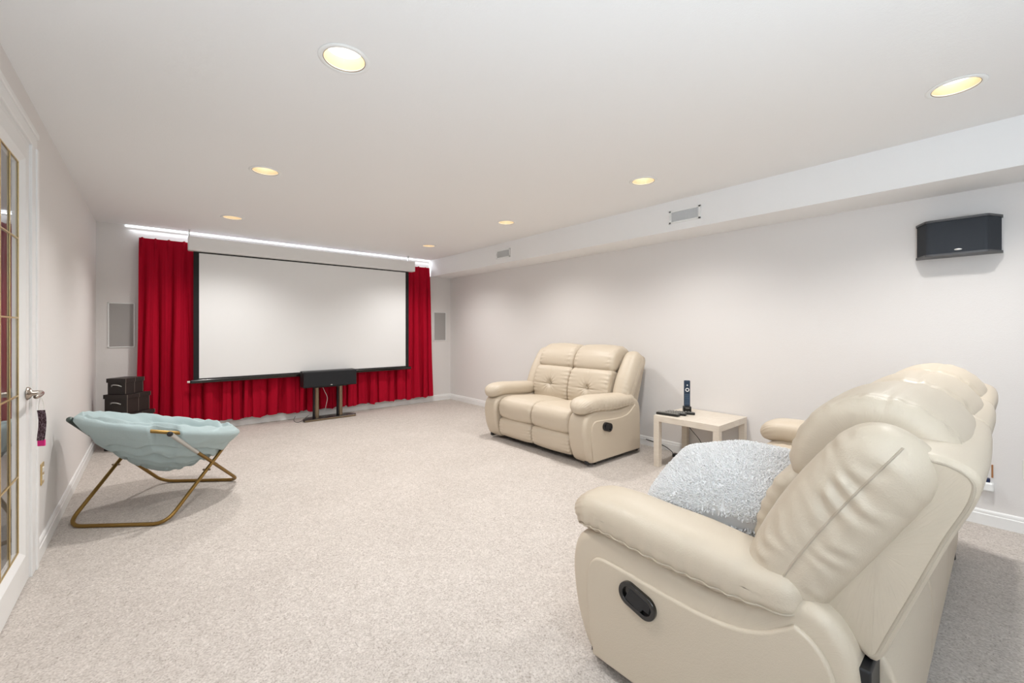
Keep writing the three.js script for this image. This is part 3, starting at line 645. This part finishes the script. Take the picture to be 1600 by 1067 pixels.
// ------------------------------------------------------------------ recessed downlights
{
  const where = {
    '0.62,-5.18': 'recessed ceiling light nearest the left red curtain', '0.62,-3.5': 'recessed ceiling light above the blue saucer chair', '0.62,-1.83': 'large recessed ceiling light closest overhead in the left row',
    '2.9,-5.18': 'recessed ceiling light nearest the right red curtain', '2.9,-3.5': 'recessed ceiling light over the loveseat front', '2.9,-1.83': 'recessed ceiling light nearest the larger soffit vent', '2.9,-0.155': 'recessed ceiling light nearest the black wall speaker',
  };
  for (const [x, z] of SPOTS) {
    const g = thing('recessed_light', where[x + ',' + z] , 'ceiling light', [x, CEIL, z], 0, 'recessed ceiling lights');
    const L = a => new THREE.LatheGeometry(a.map(p => new THREE.Vector2(...p)), 48);
    mesh('trim_ring', L([[0.083, 0.004], [0.083, -0.002], [0.088, -0.006], [0.098, -0.0055], [0.1045, -0.002], [0.1045, 0.0], [0.083, 0.004]]), M.white, g);
    mesh('reflector', L([[0.0835, -0.002], [0.0845, 0.001], [0.0825, 0.02], [0.078, 0.05], [0.0785, 0.052], [0.0865, 0.003], [0.0835, -0.002]]), M.reflector, g);
    mesh('lip', new THREE.TorusGeometry(0.084, 0.0018, 8, 48).rotateX(Math.PI / 2), M.brown, g).position.y = -0.002;
    mesh('lamp', L([[0, 0.040], [0.03, 0.041], [0.058, 0.044], [0.0765, 0.050], [0.0765, 0.06], [0, 0.06]]), M.lens, g);
    const l = new THREE.SpotLight(DOWNLIGHT.color, DOWNLIGHT.intensity, 0, 1.2, 0.8, 2);
    l.position.set(0, -0.008, 0); l.target.position.set(0, -2, 0); g.add(l, l.target); l.name = 'lamp_light'; l.target.name = 'lamp_aim';
    l.castShadow = true; l.shadow.radius = 3; l.shadow.mapSize.set(1024, 1024); l.shadow.bias = -0.0005; l.shadow.camera.near = 0.03;
  }
}

// ------------------------------------------------------------------ photographer's flash behind the camera, aimed at the ceiling
{
  const g = thing('flash_stand', 'black tripod stand with a white softbox aimed at the ceiling', 'flash', [-0.02, 0, 0.95]);
  for (let k = 0; k < 3; k++) { const a = k * 2.094 + 0.4; mesh('leg', pipe([[0.02 * Math.cos(a), 0.42, 0.02 * Math.sin(a)], [0.42 * Math.cos(a), 0.012, 0.42 * Math.sin(a)]].map(p => new THREE.Vector3(...p)), 0.009, 8), M.black, g); }
  const c = new THREE.CylinderGeometry(0.012, 0.014, 0.5, 14); c.translate(0, 0.50, 0); mesh('pole', c, M.black, g);
  const s = FLASH.size / 2;
  const bx = new THREE.CylinderGeometry(s * Math.SQRT2, 0.07, 0.2, 4, 1, true); bx.rotateY(Math.PI / 4);
  const head = mesh('softbox', bx, std('#151515', 0.7, { side: THREE.DoubleSide }), g);
  head.position.set(0, 0.86, 0);
  head.quaternion.setFromUnitVectors(new THREE.Vector3(0, 1, 0), new THREE.Vector3(0.5 * FLASH.tilt, 1, -0.86 * FLASH.tilt).normalize());
  const f = new THREE.PlaneGeometry(FLASH.size, FLASH.size); f.rotateX(-Math.PI / 2);
  mesh('diffuser', f, std('#ffffff', 0.8, { emissive: FLASH.color, emissiveIntensity: 2 }), head).position.y = 0.095;
  const l = new THREE.RectAreaLight(FLASH.color, FLASH.intensity, FLASH.size, FLASH.size);
  l.position.set(0, 0.105, 0); l.rotation.set(Math.PI / 2, 0, 0); head.add(l); l.name = 'flash_light';
}

// ------------------------------------------------------------------ saucer chair
{
  const g = thing('saucer_chair', 'pale blue plush folding saucer chair on a gold tube frame', 'chair', [0.056, 0, -3.864], -0.6435);
  const R = 0.43, plane = (x, z) => 0.535 - 0.144 * x + 0.21 * z;
  const tr = 0.0115;
  // two crossing U frames
  const top = (x, z) => [x, plane(x, z) + 0.005, z];
  const FX = 0.29, TX = 0.315, ZN = 0.37, ZF = -0.30;
  const U = (zb, zt, zl = zt) => roundedPath([[-TX, plane(-TX, zl) - 0.01, zl], [-FX, tr, zb], [FX, tr, zb], [TX, plane(TX, zt) - 0.01, zt]], 0.085, 8);
  mesh('frame_tube', pipe(U(0.385, ZF), tr, 12), M.gold, g);
  mesh('frame_tube', pipe(U(-0.385, ZN, 0.315), tr, 12), M.gold, g);
  const at = (sx, zb, zt, t) => { const a = new THREE.Vector3(sx * FX, tr, zb), b = new THREE.Vector3(sx * TX, plane(sx * TX, zt) - 0.01, zt); return a.lerp(b, t); };
  mesh('sleeve', pipe([at(1, -0.385, ZN, 0.68), at(1, -0.385, ZN, 1.02)], tr + 0.002, 12), M.steel, g);
  mesh('sleeve', pipe([at(-1, -0.385, 0.315, 0.70), at(-1, -0.385, 0.315, 1.03)], tr + 0.006, 12), M.gunmetal, g);
  mesh('sleeve', pipe([at(-1, 0.385, ZF, 0.80), at(-1, 0.385, ZF, 1.0)], tr + 0.002, 12), M.steel, g);
  mesh('end_cap', new THREE.SphereGeometry(0.0165, 14, 10), M.black, g).position.copy(at(1, -0.385, ZN, 1.02));
  for (const x of [-1, 1]) { const p = at(x, 0.385, ZF, 0.53); const b = new THREE.CylinderGeometry(0.006, 0.006, 0.05, 10); b.rotateZ(Math.PI / 2); b.translate(p.x, p.y, p.z); mesh('pivot_bolt', b, M.brown, g); }
  // rim ring
  const ring = []; for (let k = 0; k < 64; k++) { const a = k / 64 * Math.PI * 2, x = R * Math.cos(a), z = R * Math.sin(a); ring.push(new THREE.Vector3(x, plane(x, z), z)); }
  mesh('rim_ring', new THREE.TubeGeometry(new THREE.CatmullRomCurve3(ring, true), 160, 0.0115, 10, true), M.gold, g);
  // plush bowl: inner face, rolled edge, outer face
  const NA = 200, NR = 70;
  const open = a => { let d = a - 0.93; while (d > Math.PI) d -= 2 * Math.PI; while (d < -Math.PI) d += 2 * Math.PI; const w = 0.135; return Math.abs(d) < w ? 1 : Math.max(0, 1 - (Math.abs(d) - w) / 0.03); };
  const RIM = R + 0.020;
  const surf = (a, s) => {                      // s 0..1 inner centre -> rim ; 1..2 rim -> outer centre
    const ca = Math.cos(a), sa = Math.sin(a), inner = s <= 1, r = inner ? s : 2 - s;
    const op = open(a), q0 = Math.pow(r, 0.85);
    let rr = RIM * q0;
    const e = Math.min(1, (1 - r) * 9);          // rolls round the ring at the very edge
    const wob = N3(ca * 2.2, sa * 2.2, r * 3 + (inner ? 0 : 5));
    let x = rr * ca, z = rr * sa, y;
    const ph = q0 * 6.4 + 0.7 * wob + 0.12 * Math.sin(a * 11 + r * 7);
    const f = Math.pow(Math.abs(Math.sin(ph * Math.PI)), 0.6) - 0.55;
    if (inner) {
      const k = Math.min(1, rr / (R - 0.03));
      y = plane(x, z) + 0.040 * Math.sqrt(e) - 0.27 * Math.pow(1 - Math.pow(k, 1.8), 0.9);
      y += 0.026 * f * e + 0.012 * N3(x * 16, z * 16, 1) * e;
    } else {
      const k = q0, band = Math.max(0, Math.min(1, (1 - r - 0.16) / 0.1));
      y = plane(x, z) - 0.018 * Math.sqrt(e) - 0.30 * (1 - Math.pow(k, 1.5));
      y -= 0.052 * f * band * Math.min(1, k * 2) + 0.010 * N3(x * 12, z * 12, 2) * e;
    }
    if (op > 0) { const k = op * Math.exp(-(1 - r) * 7); x -= ca * 0.05 * k; z -= sa * 0.05 * k; y -= inner ? -0.006 * k : 0.006 * k; }
    return { x, y, z, u: a * 0.4, v: s * 0.5 };
  };
  mesh('plush_seat', grid(NA, NR * 2, (i, j) => surf(-i / NA * Math.PI * 2, j / NR), true), M.plush, g);
}

// ------------------------------------------------------------------ storage boxes in the corner
{
  const turn = -YAW;           // front faces the viewer
  const F = [Math.sin(YAW), -Math.cos(YAW)], Rr = [Math.cos(YAW), Math.sin(YAW)];
  const mk = (label, y, h, w, d, c) => {
    const x = c[0] - Rr[0] * w / 2 + F[0] * d / 2, z = c[1] - Rr[1] * w / 2 + F[1] * d / 2;
    const g = thing('storage_box', label, 'box', [x, y, z], turn, 'stacked storage boxes');
    mesh('body', rbox(-w / 2 + 0.008, w / 2 - 0.008, 0, h - 0.02, -d / 2 + 0.008, d / 2 - 0.008, 0.003), M.box, g);
    mesh('lid', rbox(-w / 2, w / 2, h - 0.042, h, -d / 2, d / 2, 0.004), M.box, g);
    const e = [];
    for (const zz of [-d / 2, 0, d / 2]) { e.push(box(w / 2 - 0.0025, w / 2 + 0.0015, h - 0.042, h, zz - 0.002, zz + 0.002)); e.push(box(w / 2 - 0.0105, w / 2 - 0.0065, 0.004, h - 0.042, zz * 0.94 - 0.002, zz * 0.94 + 0.002)); }
    mesh('edge_binding', merge(e), M.boxEdge, g);
    const hd = tube([[-0.05, h * 0.5, d / 2 - 0.008], [-0.03, h * 0.5 + 0.014, d / 2 + 0.01], [0, h * 0.5 + 0.018, d / 2 + 0.016], [0.03, h * 0.5 + 0.014, d / 2 + 0.01], [0.05, h * 0.5, d / 2 - 0.008]], 0.005, 30, 8);
    mesh('handle', hd, M.steel, g);
  };
  mk('large black storage box on the carpet behind the saucer chair', 0, 0.372, 0.27, 0.30, [-0.185, -5.66]);
  mk('middle black storage box of the stack in the corner', 0.372, 0.19, 0.245, 0.27, [-0.20, -5.687]);
  mk('topmost small black storage box of the stack in the corner', 0.562, 0.16, 0.20, 0.21, [-0.212, -5.72]);
}

// ------------------------------------------------------------------ side table, remotes
{
  const g = thing('side_table', 'small pale birch side table beside the loveseat', 'side table', [3.665, 0, -1.75]);
  const w = 0.275, h = 0.455, B = M.birch;
  const ub = (x0, x1, y0, y1, z0, z1) => { const r = rbox(x0, x1, y0, y1, z0, z1, 0.002, 2); return uvBox(r); };
  mesh('table_top', ub(-w, w, h - 0.052, h, -w - 0.01, w + 0.01), B, g);
  for (const sx of [-1, 1]) for (const sz of [-1, 1]) {
    const x = sx * (w - 0.025), z = sz * (w - 0.015); mesh('leg', ub(x - 0.025, x + 0.025, 0, h - 0.052, z - 0.025, z + 0.025), B, g);
  }
  const ty = h + 0.0005;
  // upright remote in its charging dock
  const u = [3.70, -1.885];
  const dk = thing('remote_dock', 'small black dock holding the upright remote on the birch table', 'dock', [u[0], ty, u[1]], -0.9);
  mesh('dock_body', rbox(-0.034, 0.034, 0, 0.062, -0.028, 0.024, 0.006), M.remoteBlack, dk);
  mesh('dock_lip', rbox(-0.016, 0.016, 0.045, 0.050, 0.023, 0.027, 0.001), M.keys, dk);
  const rc = thing('remote_control', 'upright dark blue remote with a silver ring standing in its dock', 'remote', [u[0], ty + 0.062, u[1]], -0.9, 'remotes on the table');
  mesh('body', rbox(-0.026, 0.026, 0, 0.235, -0.012, 0.012, 0.007, 4), M.remote, rc);
  const rg = new THREE.TorusGeometry(0.014, 0.0035, 10, 28); rg.translate(0, 0.15, 0.0125); mesh('ring_key', rg, M.white, rc);
  const pw = new THREE.CylinderGeometry(0.006, 0.006, 0.003, 14); pw.rotateX(Math.PI / 2); pw.translate(0, 0.192, 0.0128); mesh('power_key', pw, M.white, rc);
  for (let r = 0; r < 6; r++) for (let c = -1; c <= 1; c++) mesh('key', rbox(c * 0.014 - 0.005, c * 0.014 + 0.005, 0.02 + r * 0.016, 0.03 + r * 0.016, 0.011, 0.0135, 0.001, 2), std('#4a6076', 0.4), rc);
  const flat = (label, x, z, turn, l, wd, lift, tilt = 0) => {
    const r = thing('remote_control', label, 'remote', [x, ty + lift, z], turn, 'remotes on the table'); r.rotation.order = 'YXZ'; r.rotation.x = tilt;
    mesh('body', rbox(-wd / 2, wd / 2, 0, 0.021, -l / 2, l / 2, 0.007, 4), M.remoteBlack, r);
    mesh('face', rbox(-wd / 2 + 0.005, wd / 2 - 0.005, 0.0195, 0.0225, -l / 2 + 0.008, l / 2 - 0.008, 0.001), std('#6d6a64', 0.4), r);
    for (let i = 0; i < 8; i++) for (let c = -1; c <= 1; c++) mesh('key', rbox(c * wd * 0.26 - 0.005, c * wd * 0.26 + 0.005, 0.021, 0.0255, -l / 2 + 0.02 + i * (l - 0.05) / 7, -l / 2 + 0.031 + i * (l - 0.05) / 7, 0.001, 2), M.keys, r);
  };
  flat('wide black remote lying at the front edge of the birch table', 3.475, -1.945, 0.12, 0.20, 0.056, 0);
  flat('grey remote lying second from the front edge of the table', 3.545, -1.915, 0.25, 0.19, 0.05, 0);
  flat('slim black remote lying against the upright remote dock', 3.618, -1.90, 0.42, 0.235, 0.036, 0);
}
// cords and adapter under the table
tag(mesh('power_adapter', rbox(3.755, 3.80, 0.004, 0.036, -2.06, -1.965, 0.006), M.black, scene), 'black power adapter block on the carpet under the table', 'adapter');
tag(mesh('appliance_cable', tube([[3.935, 0.065, -2.45], [3.93, 0.04, -2.25], [3.86, 0.02, -2.12], [3.778, 0.02, -2.06]], 0.004, 40, 7), M.black, scene), 'black cord running from the loveseat to the adapter', 'cord');
tag(mesh('floor_cable', tube([[3.778, 0.02, -1.965], [3.79, 0.008, -1.90], [3.77, 0.008, -1.83], [3.80, 0.008, -1.76], [3.78, 0.008, -1.68], [3.83, 0.008, -1.60]], 0.0045, 60, 7), M.black, scene), 'black cord snaking from the adapter over the carpet', 'cord');
tag(mesh('charger_cable', tube([[3.70, 0.40, -1.90], [3.71, 0.33, -1.87], [3.76, 0.22, -1.80], [3.79, 0.12, -1.76], [3.81, 0.05, -1.68], [3.82, 0.01, -1.62]], 0.003, 60, 7), M.black, scene), 'thin black cord hanging down under the birch table top', 'cord');

// ------------------------------------------------------------------ outlets and plug
{
  const a = thing('wall_outlet', 'brass outlet plate low on the left wall beside the door', 'outlet', [LEFT, 0.425, -3.44], Math.PI / 2, 'wall outlets');
  mesh('plate', rbox(-0.036, 0.036, -0.058, 0.058, 0, 0.006, 0.003), M.brass, a);
  for (const y of [-0.022, 0.022]) mesh('socket', rbox(-0.016, 0.016, y - 0.014, y + 0.014, 0.004, 0.009, 0.003), M.plastic, a);
  const b = thing('wall_outlet', 'white outlet plate on the right wall behind the sofa', 'outlet', [RIGHT, 0.38, 0.10], -Math.PI / 2, 'wall outlets');
  mesh('plate', rbox(-0.036, 0.036, -0.058, 0.058, 0, 0.006, 0.003), M.plastic, b);
  for (const y of [-0.022, 0.022]) mesh('socket', rbox(-0.016, 0.016, y - 0.014, y + 0.014, 0.004, 0.009, 0.003), M.plastic, b);
  const p = thing('plug_in_freshener', 'white plug in with a dark blue top beyond the sofa back', 'plug', [RIGHT, 0.25, -0.075], -Math.PI / 2);
  mesh('body', rbox(-0.028, 0.028, -0.03, 0.025, 0, 0.05, 0.012, 4), M.white, p);
  mesh('cap', rbox(-0.022, 0.012, 0.024, 0.048, 0.008, 0.04, 0.006), std('#14254f', 0.4), p);
  mesh('wick', rbox(0.016, 0.024, 0.05, 0.13, 0, 0.006, 0.002), std('#a8744a', 0.6), p);
}
renderer.render(scene, camera);
